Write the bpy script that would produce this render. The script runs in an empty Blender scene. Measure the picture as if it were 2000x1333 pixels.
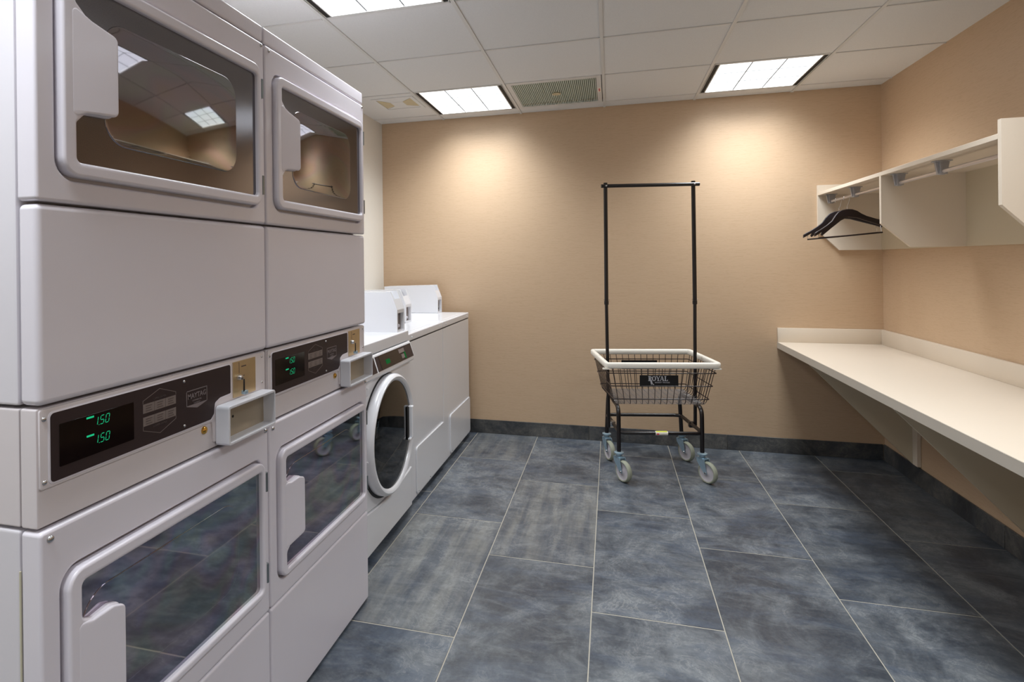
import bpy, bmesh, math, random
from mathutils import Vector, Matrix
random.seed(7)
PI = math.pi
SC = bpy.context.scene
COL = SC.collection

# ------------------------------------------------------------------ camera
CAM_H = 1.3193
yaw, pitch, roll = -0.2716156, -0.00073, -0.011438
cy_, sy_ = math.cos(yaw), math.sin(yaw)
cp_, sp_ = math.cos(pitch), math.sin(pitch)
fw = Vector((sy_*cp_, cy_*cp_, sp_))
rt = Vector((cy_, -sy_, 0))
up = rt.cross(fw)
r2 = math.cos(roll)*rt + math.sin(roll)*up
u2 = -math.sin(roll)*rt + math.cos(roll)*up
cam_d = bpy.data.cameras.new('camera')
cam = bpy.data.objects.new('camera', cam_d)
COL.objects.link(cam)
M = Matrix((( r2.x, u2.x, -fw.x, 0), (r2.y, u2.y, -fw.y, 0), (r2.z, u2.z, -fw.z, CAM_H), (0, 0, 0, 1)))
cam.matrix_world = M
cam_d.sensor_fit = 'HORIZONTAL'
cam_d.sensor_width = 36
cam_d.lens = 1138.45*36/2000
cam_d.shift_x = (1000-875.8)/2000
cam_d.shift_y = (513.6-666.5)/2000
cam_d.clip_start = 0.02
SC.camera = cam

# ------------------------------------------------------------------ world, exposure
w = bpy.data.worlds.new('world'); SC.world = w
w.use_nodes = True
w.node_tree.nodes['Background'].inputs[0].default_value = (0.9, 0.92, 1, 1)
w.node_tree.nodes['Background'].inputs[1].default_value = 0.15
SC.view_settings.view_transform = 'Standard'
SC.view_settings.look = 'None'
SC.view_settings.gamma = 1
SC.view_settings.use_curve_mapping = False
SC.view_settings.exposure = 1.12
LAMP = 15.0          # radiance of a troffer lens straight down
LAMP_COL = (0.90, 0.955, 1.0)

# ------------------------------------------------------------------ materials
def srgb(r, g, b):
    f = lambda c: (c/255/12.92) if c/255 <= 0.04045 else ((c/255+0.055)/1.055)**2.4
    return (f(r), f(g), f(b), 1)
def new_mat(name):
    m = bpy.data.materials.new(name); m.use_nodes = True
    nt = m.node_tree; b = nt.nodes['Principled BSDF']
    return m, nt, b
def mat(name, col, rough=0.5, metal=0.0, spec=0.5, coat=0, noise=0, nscale=300, bump=0):
    m, nt, b = new_mat(name)
    b.inputs['Base Color'].default_value = col
    b.inputs['Roughness'].default_value = rough
    b.inputs['Metallic'].default_value = metal
    b.inputs['Specular IOR Level'].default_value = spec
    b.inputs['Coat Weight'].default_value = coat
    b.inputs['Coat Roughness'].default_value = 0.08
    tc = nt.nodes.new('ShaderNodeTexCoord')
    n = nt.nodes.new('ShaderNodeTexNoise'); n.inputs['Scale'].default_value = nscale
    nt.links.new(tc.outputs['Object'], n.inputs['Vector'])
    if noise:
        mx = nt.nodes.new('ShaderNodeMix'); mx.data_type = 'RGBA'; mx.blend_type = 'MULTIPLY'
        mr = nt.nodes.new('ShaderNodeMapRange')
        mr.inputs[3].default_value = 1-noise; mr.inputs[4].default_value = 1+noise
        nt.links.new(n.outputs['Fac'], mr.inputs[0])
        mx.inputs[0].default_value = 1; mx.inputs[6].default_value = col
        nt.links.new(mr.outputs[0], mx.inputs[7])
        nt.links.new(mx.outputs[2], b.inputs['Base Color'])
    if bump:
        bp = nt.nodes.new('ShaderNodeBump'); bp.inputs['Strength'].default_value = bump
        bp.inputs['Distance'].default_value = 0.001
        nt.links.new(n.outputs['Fac'], bp.inputs['Height'])
        nt.links.new(bp.outputs[0], b.inputs['Normal'])
    return m
def emit_mat(name, col, s):
    m = bpy.data.materials.new(name); m.use_nodes = True
    nt = m.node_tree; nt.nodes.clear()
    e = nt.nodes.new('ShaderNodeEmission'); o = nt.nodes.new('ShaderNodeOutputMaterial')
    e.inputs[0].default_value = col; e.inputs[1].default_value = s
    nt.links.new(e.outputs[0], o.inputs[0])
    return m

def wallpaper():
    m, nt, b = new_mat('woven_tan_wallcovering')
    b.inputs['Roughness'].default_value = 0.5
    b.inputs['Specular IOR Level'].default_value = 0.55
    tc = nt.nodes.new('ShaderNodeTexCoord')
    def noise(sx, sy, sz, sc, det=3):
        mp = nt.nodes.new('ShaderNodeMapping'); mp.inputs['Scale'].default_value = (sx, sy, sz)
        nt.links.new(tc.outputs['Object'], mp.inputs[0])
        n = nt.nodes.new('ShaderNodeTexNoise'); n.inputs['Scale'].default_value = sc; n.inputs['Detail'].default_value = det
        nt.links.new(mp.outputs[0], n.inputs['Vector']); return n
    n1 = noise(1.6, 1.6, 34, 9, 4)
    n2 = noise(3, 3, 40, 12, 2)
    add = nt.nodes.new('ShaderNodeMath'); add.operation = 'ADD'
    nt.links.new(n1.outputs['Fac'], add.inputs[0]); nt.links.new(n2.outputs['Fac'], add.inputs[1])
    rmp = nt.nodes.new('ShaderNodeValToRGB')
    rmp.color_ramp.elements[0].position = 0.75; rmp.color_ramp.elements[0].color = srgb(195, 165, 133)
    rmp.color_ramp.elements[1].position = 1.25; rmp.color_ramp.elements[1].color = srgb(203, 174, 143)
    sub = nt.nodes.new('ShaderNodeMath'); sub.operation = 'MULTIPLY'; sub.inputs[1].default_value = 1
    nt.links.new(add.outputs[0], sub.inputs[0]); nt.links.new(sub.outputs[0], rmp.inputs[0])
    nt.links.new(rmp.outputs[0], b.inputs['Base Color'])
    bp = nt.nodes.new('ShaderNodeBump'); bp.inputs['Strength'].default_value = 0.25; bp.inputs['Distance'].default_value = 0.001
    nt.links.new(n2.outputs['Fac'], bp.inputs['Height']); nt.links.new(bp.outputs[0], b.inputs['Normal'])
    return m
def slate(name='slate_porcelain', dark=1.0, tint=(1, 1, 1, 1)):
    m, nt, b = new_mat(name)
    N, L = nt.nodes, nt.links
    tc = N.new('ShaderNodeTexCoord'); oi = N.new('ShaderNodeObjectInfo')
    off = N.new('ShaderNodeVectorMath'); off.operation = 'SCALE'; off.inputs[3].default_value = 37.0
    comb = N.new('ShaderNodeCombineXYZ')
    for i in range(3): L.new(oi.outputs['Random'], comb.inputs[i])
    L.new(comb.outputs[0], off.inputs[0])
    vec = N.new('ShaderNodeVectorMath'); vec.operation = 'ADD'
    L.new(tc.outputs['Object'], vec.inputs[0]); L.new(off.outputs[0], vec.inputs[1])
    def noise(scale, det, rough=0.6, sc=(1, 1, 1), dist=0.0):
        mp = N.new('ShaderNodeMapping'); mp.inputs['Scale'].default_value = sc
        L.new(vec.outputs[0], mp.inputs[0])
        n = N.new('ShaderNodeTexNoise'); n.inputs['Scale'].default_value = scale
        n.inputs['Detail'].default_value = det; n.inputs['Roughness'].default_value = rough
        n.inputs['Distortion'].default_value = dist
        L.new(mp.outputs[0], n.inputs['Vector']); return n.outputs['Fac']
    def mix(fac, a, c, blend='MIX'):
        x = N.new('ShaderNodeMix'); x.data_type = 'RGBA'; x.blend_type = blend
        for i, v in ((0, fac), (6, a), (7, c)):
            if isinstance(v, (int, float, tuple)): x.inputs[i].default_value = v
            else: L.new(v, x.inputs[i])
        return x.outputs[2]
    def rng(v, a, bb, c=0.0, d=1.0):
        r = N.new('ShaderNodeMapRange'); r.inputs[1].default_value = a; r.inputs[2].default_value = bb
        r.inputs[3].default_value = c; r.inputs[4].default_value = d; L.new(v, r.inputs[0]); return r.outputs[0]
    cloud = noise(3.2, 12, 0.68, (1.2, 0.9, 1), 0.5)
    streak = noise(3.0, 6, 0.6, (5.5, 0.55, 1), 0.25)      # bands along the tile
    streak2 = noise(3.0, 6, 0.6, (0.8, 3.2, 1), 0.6)
    vein = noise(8.0, 12, 0.78, (1, 1, 1), 1.1)
    fine = noise(70, 4, 0.7)
    wisp = noise(6.0, 12, 0.8, (0.6, 1.6, 1), 0.9)
    grit = noise(24.0, 8, 0.8)
    m1 = N.new('ShaderNodeMath'); m1.operation = 'MULTIPLY'; m1.inputs[1].default_value = 91.7; L.new(oi.outputs['Random'], m1.inputs[0])
    fr = N.new('ShaderNodeMath'); fr.operation = 'FRACT'; L.new(m1.outputs[0], fr.inputs[0])
    sep = N.new('ShaderNodeSeparateColor'); L.new(oi.outputs['Color'], sep.inputs[0]); st = sep.outputs[0]
    base = mix(rng(cloud, 0.40, 0.62), srgb(44, 52, 63), srgb(112, 118, 124))
    base = mix(rng(streak2, 0.48, 0.66, 0, 0.6), base, srgb(72, 86, 106))
    sb = mix(rng(streak, 0.38, 0.62), srgb(62, 70, 82), srgb(140, 139, 132))
    sx = N.new('ShaderNodeMath'); sx.operation = 'MULTIPLY'; sx.inputs[1].default_value = 0.62; L.new(st, sx.inputs[0])
    base = mix(sx.outputs[0], base, sb)
    base = mix(rng(wisp, 0.50, 0.66, 0, 0.5), base, srgb(134, 138, 140))
    base = mix(rng(wisp, 0.50, 0.36, 0, 0.45), base, srgb(38, 46, 58))
    base = mix(rng(grit, 0.35, 0.65, 0.35, 0), base, srgb(52, 58, 66))
    # thin pale veins where the vein noise crosses its middle
    ab = N.new('ShaderNodeMath'); ab.operation = 'SUBTRACT'; ab.inputs[1].default_value = 0.5; L.new(vein, ab.inputs[0])
    ab2 = N.new('ShaderNodeMath'); ab2.operation = 'ABSOLUTE'; L.new(ab.outputs[0], ab2.inputs[0])
    vm = rng(ab2.outputs[0], 0.0, 0.028, 0.5, 0.0)
    vmask = N.new('ShaderNodeMath'); vmask.operation = 'MULTIPLY'; L.new(vm, vmask.inputs[0]); L.new(rng(cloud, 0.45, 0.62), vmask.inputs[1])
    base = mix(vmask.outputs[0], base, srgb(158, 160, 158))
    base = mix(rng(fine, 0.3, 0.7, 0.0, 0.16), base, srgb(130, 132, 134))
    # tone per tile
    tone = rng(oi.outputs['Random'], 0, 1, 0.9*dark, 1.08*dark)
    base = mix(1.0, base, tone, 'MULTIPLY')
    base = mix(1.0, base, tint, 'MULTIPLY')
    L.new(base, b.inputs['Base Color'])
    L.new(rng(cloud, 0.3, 0.7, 0.34, 0.46), b.inputs['Roughness'])
    b.inputs['Specular IOR Level'].default_value = 0.5
    bp = N.new('ShaderNodeBump'); bp.inputs['Strength'].default_value = 0.12; bp.inputs['Distance'].default_value = 0.001
    L.new(vein, bp.inputs['Height']); L.new(bp.outputs[0], b.inputs['Normal'])
    return m
def lens_mat():
    """Prismatic troffer lens: strong downwards, much weaker at flat angles."""
    m = bpy.data.materials.new('prismatic_lens'); m.use_nodes = True
    nt = m.node_tree; nt.nodes.clear(); N, L = nt.nodes, nt.links
    g = N.new('ShaderNodeNewGeometry'); d = N.new('ShaderNodeVectorMath'); d.operation = 'DOT_PRODUCT'
    L.new(g.outputs['Normal'], d.inputs[0]); L.new(g.outputs['Incoming'], d.inputs[1])
    r = N.new('ShaderNodeMapRange'); r.interpolation_type = 'SMOOTHSTEP'
    r.inputs[1].default_value = 0.36; r.inputs[2].default_value = 1.0
    r.inputs[3].default_value = 0.065; r.inputs[4].default_value = 1.0
    L.new(d.outputs['Value'], r.inputs[0])
    s = N.new('ShaderNodeMath'); s.operation = 'MULTIPLY'; s.inputs[1].default_value = LAMP
    L.new(r.outputs[0], s.inputs[0])
    e = N.new('ShaderNodeEmission'); e.inputs[0].default_value = (*LAMP_COL, 1)
    L.new(s.outputs[0], e.inputs[1])
    o = N.new('ShaderNodeOutputMaterial'); L.new(e.outputs[0], o.inputs[0])
    return m
def door_glass(name, base, irid):
    m, nt, b = new_mat(name)
    N, L = nt.nodes, nt.links
    b.inputs['Metallic'].default_value = 1.0
    b.inputs['Roughness'].default_value = 0.035
    tc = N.new('ShaderNodeTexCoord')
    mp = N.new('ShaderNodeMapping'); mp.inputs['Scale'].default_value = (2.2, 1, 3.0); L.new(tc.outputs['Object'], mp.inputs[0])
    n = N.new('ShaderNodeTexNoise'); n.inputs['Scale'].default_value = 1.6; n.inputs['Detail'].default_value = 2; n.inputs['Distortion'].default_value = 1.2
    L.new(mp.outputs[0], n.inputs['Vector'])
    hsv = N.new('ShaderNodeCombineColor'); hsv.mode = 'HSV'
    mm = N.new('ShaderNodeMath'); mm.operation = 'MULTIPLY'; mm.inputs[1].default_value = 3.4; L.new(n.outputs['Fac'], mm.inputs[0])
    fr = N.new('ShaderNodeMath'); fr.operation = 'FRACT'; L.new(mm.outputs[0], fr.inputs[0])
    L.new(fr.outputs[0], hsv.inputs[0]); hsv.inputs[1].default_value = 0.6; hsv.inputs[2].default_value = max(base)*1.25
    mx = N.new('ShaderNodeMix'); mx.data_type = 'RGBA'; mx.inputs[0].default_value = irid
    mx.inputs[6].default_value = (*base, 1); L.new(hsv.outputs[0], mx.inputs[7]); L.new(mx.outputs[2], b.inputs['Base Color'])
    return m

MT = {}
MT['wall'] = wallpaper()
MT['cream'] = mat('cream_wall_paint', srgb(226, 220, 209), 0.6, noise=0.02, nscale=40)
MT['slate'] = slate(dark=0.93)
MT['slate_base'] = slate('slate_porcelain_base', 0.74, (1.0, 0.88, 0.76, 1))
MT['grout'] = mat('pale_grout', srgb(168, 162, 150), 0.9, noise=0.08, nscale=120)
MT['tile'] = mat('ceiling_tile_board', srgb(222, 221, 219), 0.95, spec=0.1, noise=0.07, nscale=260, bump=0.5)
MT['grid'] = mat('ceiling_grid_metal', srgb(212, 210, 206), 0.5, noise=0.01)
MT['plenum'] = mat('dark_plenum', srgb(40, 36, 33), 0.9)
MT['black'] = mat('black_gap', srgb(14, 11, 10), 0.7)
MT['lens'] = lens_mat()
MT['louver'] = mat('lens_rib', srgb(130, 130, 130), 0.6)
MT['white'] = mat('white_enamel', srgb(226, 221, 229), 0.28, spec=0.5, coat=0.3, noise=0.012, nscale=5)
MT['white2'] = mat('white_enamel_side', srgb(222, 218, 224), 0.35, spec=0.5, noise=0.012, nscale=5)
MT['wwhite'] = mat('washer_enamel', srgb(232, 232, 236), 0.25, spec=0.5, coat=0.3)
MT['consolew'] = mat('console_enamel', srgb(218, 210, 212), 0.35, noise=0.01, nscale=8)
MT['overlay'] = mat('dark_brown_overlay', srgb(54, 42, 42), 0.42, spec=0.25)
MT['display'] = mat('smoked_display', srgb(20, 10, 9), 0.10, spec=0.35, coat=0.2)
MT['green'] = emit_mat('green_led', (0.02, 0.62, 0.27, 1), 0.36)
MT['print'] = mat('silver_print', srgb(124, 112, 108), 0.4)
MT['print2'] = mat('dark_print', srgb(80, 68, 66), 0.5)
MT['logo'] = mat('logo_print', srgb(128, 118, 120), 0.4)
MT['gold'] = mat('brushed_brass_plate', srgb(205, 180, 140), 0.35, metal=0.75, noise=0.08, nscale=30)
MT['brass'] = mat('polished_brass', srgb(214, 168, 84), 0.2, metal=1)
MT['coin'] = mat('grey_coin_tray', srgb(216, 216, 222), 0.4)
MT['coinback'] = mat('steel_tray_back', srgb(190, 178, 158), 0.35, metal=0.7, noise=0.08, nscale=20)
MT['steel'] = mat('zinc_steel', srgb(190, 188, 188), 0.25, metal=1)
MT['hinge'] = mat('hinge_steel', srgb(150, 158, 160), 0.3, metal=0.9)
MT['chrome'] = mat('chrome', srgb(225, 225, 228), 0.1, metal=1)
MT['galv'] = mat('galvanised_blue_steel', srgb(164, 188, 202), 0.35, metal=0.6, noise=0.1, nscale=60)
MT['glass_low'] = door_glass('dark_door_glass', (0.36, 0.355, 0.385), 0.16)
MT['glass_up'] = door_glass('tinted_door_glass', (0.30, 0.28, 0.285), 0.10)
MT['frit'] = mat('dotted_glass_border', (0.20, 0.19, 0.20, 1), 0.14, metal=1.0, noise=0.5, nscale=900)
MT['glass_w'] = mat('black_washer_glass', (0.06, 0.058, 0.055, 1), 0.03, metal=1.0)
MT['dark_gap_shadow'] = mat('dark_gap_shadow', srgb(24, 22, 24), 0.6)
MT['yellow'] = mat('yellowed_caulk', srgb(202, 196, 172), 0.6)
MT['lam'] = mat('off_white_laminate', srgb(222, 208, 190), 0.42, noise=0.015, nscale=200)
MT['lam2'] = mat('shaded_laminate', srgb(214, 200, 174), 0.45, noise=0.015, nscale=200)  # same laminate, with shade and warm bounce put into its colour
MT['edge'] = mat('laminate_edge', srgb(206, 197, 184), 0.5)
MT['rod'] = mat('satin_rod', srgb(214, 208, 208), 0.3, metal=0.55)
MT['greyp'] = mat('grey_plastic', srgb(168, 166, 168), 0.45)
MT['wood'] = mat('black_lacquered_wood', srgb(30, 20, 24), 0.4, noise=0.2, nscale=40)
MT['blackp'] = mat('black_powder_coat', srgb(20, 12, 12), 0.32, coat=0.15)
MT['wire'] = mat('brown_black_wire', srgb(38, 25, 23), 0.35, coat=0.2)
MT['mesh'] = mat('grey_wire_mesh', srgb(98, 86, 80), 0.45)
MT['vinyl'] = mat('white_vinyl_bumper', srgb(236, 230, 218), 0.4)
MT['tyre'] = mat('grey_green_tyre', srgb(150, 152, 134), 0.6)
MT['hub'] = mat('light_grey_hub', srgb(190, 184, 188), 0.5)
MT['signb'] = mat('black_sign_plate', srgb(16, 15, 17), 0.4)
MT['signw'] = mat('silver_lettering', srgb(186, 184, 188), 0.5)
MT['stk_w'] = mat('white_sticker', srgb(236, 228, 214), 0.5)
MT['stk_r'] = mat('red_print', srgb(206, 70, 84), 0.5)
MT['stk_y'] = mat('yellow_green_print', srgb(206, 208, 60), 0.5)
MT['vent'] = mat('green_grey_grille', srgb(196, 204, 190), 0.6)
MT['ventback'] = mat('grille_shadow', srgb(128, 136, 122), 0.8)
MT['tan'] = mat('tan_stained_vane', srgb(200, 186, 152), 0.7, noise=0.06, nscale=30)
MT['icon'] = emit_mat('green_icon', (0.05, 0.5, 0.12, 1), 0.10)

# ------------------------------------------------------------------ mesh helpers
def to_mesh(bm, name='m'):
    me = bpy.data.meshes.new(name); bm.to_mesh(me); bm.free(); return me
def smooth(me, ang=38):
    me.polygons.foreach_set('use_smooth', [True]*len(me.polygons))
    me.set_sharp_from_angle(angle=math.radians(ang))
    return me
def add(name, me, m, parent=None, wn=False, loc=(0, 0, 0)):
    o = bpy.data.objects.new(name, me); COL.objects.link(o)
    me.materials.clear(); me.materials.append(m)
    o.location = loc
    if parent is not None: o.parent = parent
    if wn:
        md = o.modifiers.new('wn', 'WEIGHTED_NORMAL'); md.keep_sharp = True
    return o
def thing(name, label, cat, loc=(0, 0, 0), rz=0, group=None):
    o = bpy.data.objects.new(name, None); COL.objects.link(o)
    o.location = loc; o.rotation_euler = (0, 0, rz); o.empty_display_size = 0.1
    o['label'] = label; o['category'] = cat
    if group: o['group'] = group
    return o
def struct(name, me, m, parent=None):
    o = add(name, me, m, parent)
    if parent is None: o['kind'] = 'structure'
    return o
def box(x0, x1, y0, y1, z0, z1, bev=0.0, seg=3):
    bm = bmesh.new()
    bmesh.ops.create_cube(bm, size=1)
    for v in bm.verts:
        v.co = Vector((x0+(v.co.x+.5)*(x1-x0), y0+(v.co.y+.5)*(y1-y0), z0+(v.co.z+.5)*(z1-z0)))
    if bev:
        bmesh.ops.bevel(bm, geom=bm.edges[:], offset=bev, segments=seg, affect='EDGES', profile=0.5)
    me = to_mesh(bm)
    if bev: smooth(me)
    return me
def join(meshes, mats=None):
    bm = bmesh.new()
    for me in meshes:
        bm.from_mesh(me)
    out = to_mesh(bm)
    for me in meshes: bpy.data.meshes.remove(me)
    return out
def xf(me, mt):
    me.transform(mt); return me
def roundpoly(pts, r=0.0, seg=5):
    """pts: (x,z) or (x,z,r); corners filleted."""
    out = []; n = len(pts)
    for i in range(n):
        p = Vector(pts[i][:2]); a = Vector(pts[i-1][:2]); b = Vector(pts[(i+1) % n][:2])
        rr = pts[i][2] if len(pts[i]) > 2 else r
        if rr <= 0: out.append(p); continue
        da = (a-p); db = (b-p); la, lb = da.length, db.length; da.normalize(); db.normalize()
        ang = math.acos(max(-1, min(1, da.dot(db))))
        if ang > PI-0.03: out.append(p); continue
        t = min(rr/math.tan(ang/2), la*0.49, lb*0.49)
        p0, p1 = p+da*t, p+db*t
        for k in range(seg+1):
            s = k/seg
            q = (1-s)**2*p0 + 2*s*(1-s)*p + s*s*p1 if ang > 2.2 else None
            if q is None:
                rad = t*math.tan(ang/2); c = p + (da+db).normalized()*(rad/math.sin(ang/2))
                a0 = math.atan2((p0-c).y, (p0-c).x); a1 = math.atan2((p1-c).y, (p1-c).x); d = a1-a0
                while d > PI: d -= 2*PI
                while d < -PI: d += 2*PI
                q = c + Vector((math.cos(a0+d*s), math.sin(a0+d*s)))*rad
            out.append(q)
    return out
def rr(x0, z0, x1, z1, r=0.0, seg=5):
    return roundpoly([(x0, z0), (x1, z0), (x1, z1), (x0, z1)], r, seg)
def circ(x, z, r, n=32):
    return [Vector((x+r*math.cos(2*PI*k/n), z+r*math.sin(2*PI*k/n))) for k in range(n)]
def plate(loops, yf, yb, bev=0.0, bres=2):
    """Extruded sheet in the XZ plane between y=yf (front, smaller) and yb; loops[1:] are holes."""
    cu = bpy.data.curves.new('c', 'CURVE'); cu.dimensions = '2D'; cu.fill_mode = 'BOTH'
    for lp in loops:
        sp = cu.splines.new('POLY'); sp.points.add(len(lp)-1); sp.use_cyclic_u = True
        for i, p in enumerate(lp): sp.points[i].co = (p[0], p[1], 0, 1)
    th = yb-yf
    cu.extrude = th/2-bev; cu.bevel_depth = bev; cu.bevel_resolution = bres; cu.offset = -bev
    o = bpy.data.objects.new('c', cu)
    me = bpy.data.meshes.new_from_object(o)
    bpy.data.objects.remove(o); bpy.data.curves.remove(cu)
    me.transform(Matrix.Translation((0, (yf+yb)/2, 0)) @ Matrix.Rotation(PI/2, 4, 'X'))
    bm = bmesh.new(); bm.from_mesh(me)
    bmesh.ops.remove_doubles(bm, verts=bm.verts, dist=1e-6)
    bmesh.ops.recalc_face_normals(bm, faces=bm.faces)
    bm.to_mesh(me); bm.free()
    if bev: smooth(me, 40)
    return me
def tube(pts, r, n=8, closed=False, fillet=0.0, fs=5, caps=True):
    P = [Vector(p) for p in pts]
    if fillet:
        Q = []; m = len(P)
        for i in range(m):
            if not closed and i in (0, m-1): Q.append(P[i]); continue
            p, a, b = P[i], P[i-1], P[(i+1) % m]
            da, db = a-p, b-p; t = min(fillet, da.length*.49, db.length*.49)
            if da.normalized().dot(db.normalized()) < -0.999: Q.append(p); continue
            p0, p1 = p+da.normalized()*t, p+db.normalized()*t
            for k in range(fs+1):
                s = k/fs; Q.append((1-s)**2*p0+2*s*(1-s)*p+s*s*p1)
        P = Q
    bm = bmesh.new(); rings = []; m = len(P); ref = None
    for i, p in enumerate(P):
        if closed: d = (P[(i+1) % m]-P[i-1])
        else: d = (P[min(i+1, m-1)]-P[max(i-1, 0)])
        d.normalize()
        if ref is None:
            ref = Vector((0, 0, 1)) if abs(d.z) < 0.9 else Vector((1, 0, 0))
        u = (ref - d*ref.dot(d)); 
        if u.length < 1e-5: u = d.orthogonal()
        u.normalize(); v = d.cross(u); ref = u
        rings.append([bm.verts.new(p+(u*math.cos(2*PI*k/n)+v*math.sin(2*PI*k/n))*r) for k in range(n)])
    for i in range(m if closed else m-1):
        a, b = rings[i], rings[(i+1) % m]
        for k in range(n):
            bm.faces.new((a[k], a[(k+1) % n], b[(k+1) % n], b[k]))
    if not closed and caps:
        bm.faces.new(rings[0][::-1]); bm.faces.new(rings[-1])
    bmesh.ops.recalc_face_normals(bm, faces=bm.faces)
    return smooth(to_mesh(bm), 50)
def lathe(prof, n=48, axis='Y', c=(0, 0, 0)):
    """prof: (radius, height along axis)."""
    bm = bmesh.new(); rings = []
    for r, h in prof:
        if r < 1e-6: rings.append([bm.verts.new((0, 0, h))]); continue
        rings.append([bm.verts.new((r*math.cos(2*PI*k/n), r*math.sin(2*PI*k/n), h)) for k in range(n)])
    for a, b in zip(rings, rings[1:]):
        for k in range(n):
            if len(a) == 1 and len(b) == 1: continue
            if len(a) == 1: bm.faces.new((a[0], b[k], b[(k+1) % n]))
            elif len(b) == 1: bm.faces.new((a[k], a[(k+1) % n], b[0]))
            else: bm.faces.new((a[k], a[(k+1) % n], b[(k+1) % n], b[k]))
    bmesh.ops.recalc_face_normals(bm, faces=bm.faces)
    me = smooth(to_mesh(bm), 40)
    if axis == 'Y': me.transform(Matrix.Rotation(PI/2, 4, 'X'))     # h -> -y
    if axis == 'X': me.transform(Matrix.Rotation(PI/2, 4, 'Y'))
    me.transform(Matrix.Translation(c))
    return me
def prism_x(prof, x0, x1):
    """profile of (y,z) points extruded along x."""
    bm = bmesh.new()
    a = [bm.verts.new((x0, p[0], p[1])) for p in prof]; b = [bm.verts.new((x1, p[0], p[1])) for p in prof]
    n = len(prof)
    for i in range(n): bm.faces.new((a[i], a[(i+1) % n], b[(i+1) % n], b[i]))
    bm.faces.new(a[::-1]); bm.faces.new(b)
    bmesh.ops.recalc_face_normals(bm, faces=bm.faces)
    return to_mesh(bm)
def text(s, size, x, z, y, align='CENTER', ext=0.0002, sx=1.0, off=0.0):
    cu = bpy.data.curves.new('t', 'FONT'); cu.body = s; cu.size = size; cu.align_x = align; cu.align_y = 'CENTER'
    cu.extrude = ext; cu.offset = off; cu.resolution_u = 2
    o = bpy.data.objects.new('t', cu); me = bpy.data.meshes.new_from_object(o)
    bpy.data.objects.remove(o); bpy.data.curves.remove(cu)
    me.transform(Matrix.Translation((x, y, z)) @ Matrix.Rotation(PI/2, 4, 'X') @ Matrix.Diagonal((sx, 1, 1, 1)))
    return me
_screw = {}
def screw(parent, x, z, y, r=0.006, m='steel', name='screw'):
    key = round(r, 4)
    if key not in _screw:
        _screw[key] = lathe([(0, r*0.75), (r*0.5, r*0.68), (r*0.85, r*0.42), (r, 0.0), (r, -r*0.3)], 14)
    me = _screw[key]
    if len(me.materials) and me.materials[0] != MT[m]:
        me = me.copy()
    o = bpy.data.objects.new(name, me); COL.objects.link(o)
    if not len(me.materials) or me.materials[0] != MT[m]:
        me.materials.clear(); me.materials.append(MT[m])
    o.location = (x, y, z); o.parent = parent
    return o

# ------------------------------------------------------------------ the room shell
XL, XR, YB, YF, H = -1.774, 1.7046, 4.41, -2.6, 2.44
FX0, FS, FL_ = -1.0042, 0.4601, 0.929
T = 0.12
floor = struct('floor', box(XL, XR, YF, YB, -0.06, -0.0016), MT['grout'])
crossings = {-2: 3.50, -1: 3.20, 0: 3.834, 1: 3.505, 2: 4.107, 3: 3.803, 4: 3.499, 5: 4.112}
lastx = XR
g = 0.0022
tile_cache = {}
for k in range(-2, 6):
    xa = max(FX0+k*FS, XL); xb = min(FX0+(k+1)*FS, XR)
    if xb-xa < 0.02: continue
    y0 = crossings[k]
    ys = [y0+FL_*j for j in range(-8, 3)]
    for ya in ys:
        yb = ya+FL_
        a, b = max(ya, YF), min(yb, YB)
        if b-a < 0.02: continue
        lx, ly = xb-xa-2*g, b-a-2*0.0032
        key = (round(lx, 3), round(ly, 3))
        if key not in tile_cache:
            tile_cache[key] = box(-lx/2, lx/2, -ly/2, ly/2, -0.009, 0.0, 0.0008, 1)
        o = add('tile', tile_cache[key], MT['slate'], floor, loc=((xa+xb)/2, (a+b)/2, 0))
        jj = round((ya-crossings[k])/FL_)
        sv = {(0, -2): 1.0, (0, 0): 0.8, (1, -1): 1.0, (5, -1): 0.35, (3, -3): 0.3, (4, 0): 0.3}.get((k, jj), random.choice((0, 0, 0.12)))
        o.color = (sv, 0, 0, 1)
wall_back = struct('wall_back', box(XL-T, XR+T, YB, YB+T, -0.06, H+0.1), MT['wall'])
wall_right = struct('wall_right', box(XR, XR+T, YF, YB, -0.06, H+0.1), MT['wall'])
wall_left = struct('wall_left', box(XL-T, XL, YF, YB, -0.06, H+0.1), MT['cream'])
wall_front = struct('wall_front', box(XL-T, XR+T, YF-T, YF, -0.06, H+0.1), MT['cream'])
# tile baseboards
bbk = struct('baseboard_back', box(XL, XR-0.01, YB-0.004, YB-0.0005, 0.0, 0.1), MT['grout'])
bx = XR-0.012
while bx > XL+0.05:
    a = max(bx-0.93, XL)
    add('baseboard_tile', box(a+0.001, bx-0.001, YB-0.012, YB-0.003, 0.001, 0.103, 0.0008, 1), MT['slate_base'], bbk).color = (0, 0, 0, 1)
    bx -= 0.93
bbr = struct('baseboard_right', box(XR-0.004, XR-0.0005, YF, YB, 0.0, 0.1), MT['grout'])
yy = [YB-0.012, 3.19, 2.262, 1.334, 0.406, -0.522, -1.45, YF]
for a, b in zip(yy[1:], yy):
    add('baseboard_tile', box(XR-0.012, XR-0.003, a+0.0015, b-0.0015, 0.001, 0.105, 0.0008, 1), MT['slate_base'], bbr).color = (0, 0, 0, 1)

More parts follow.
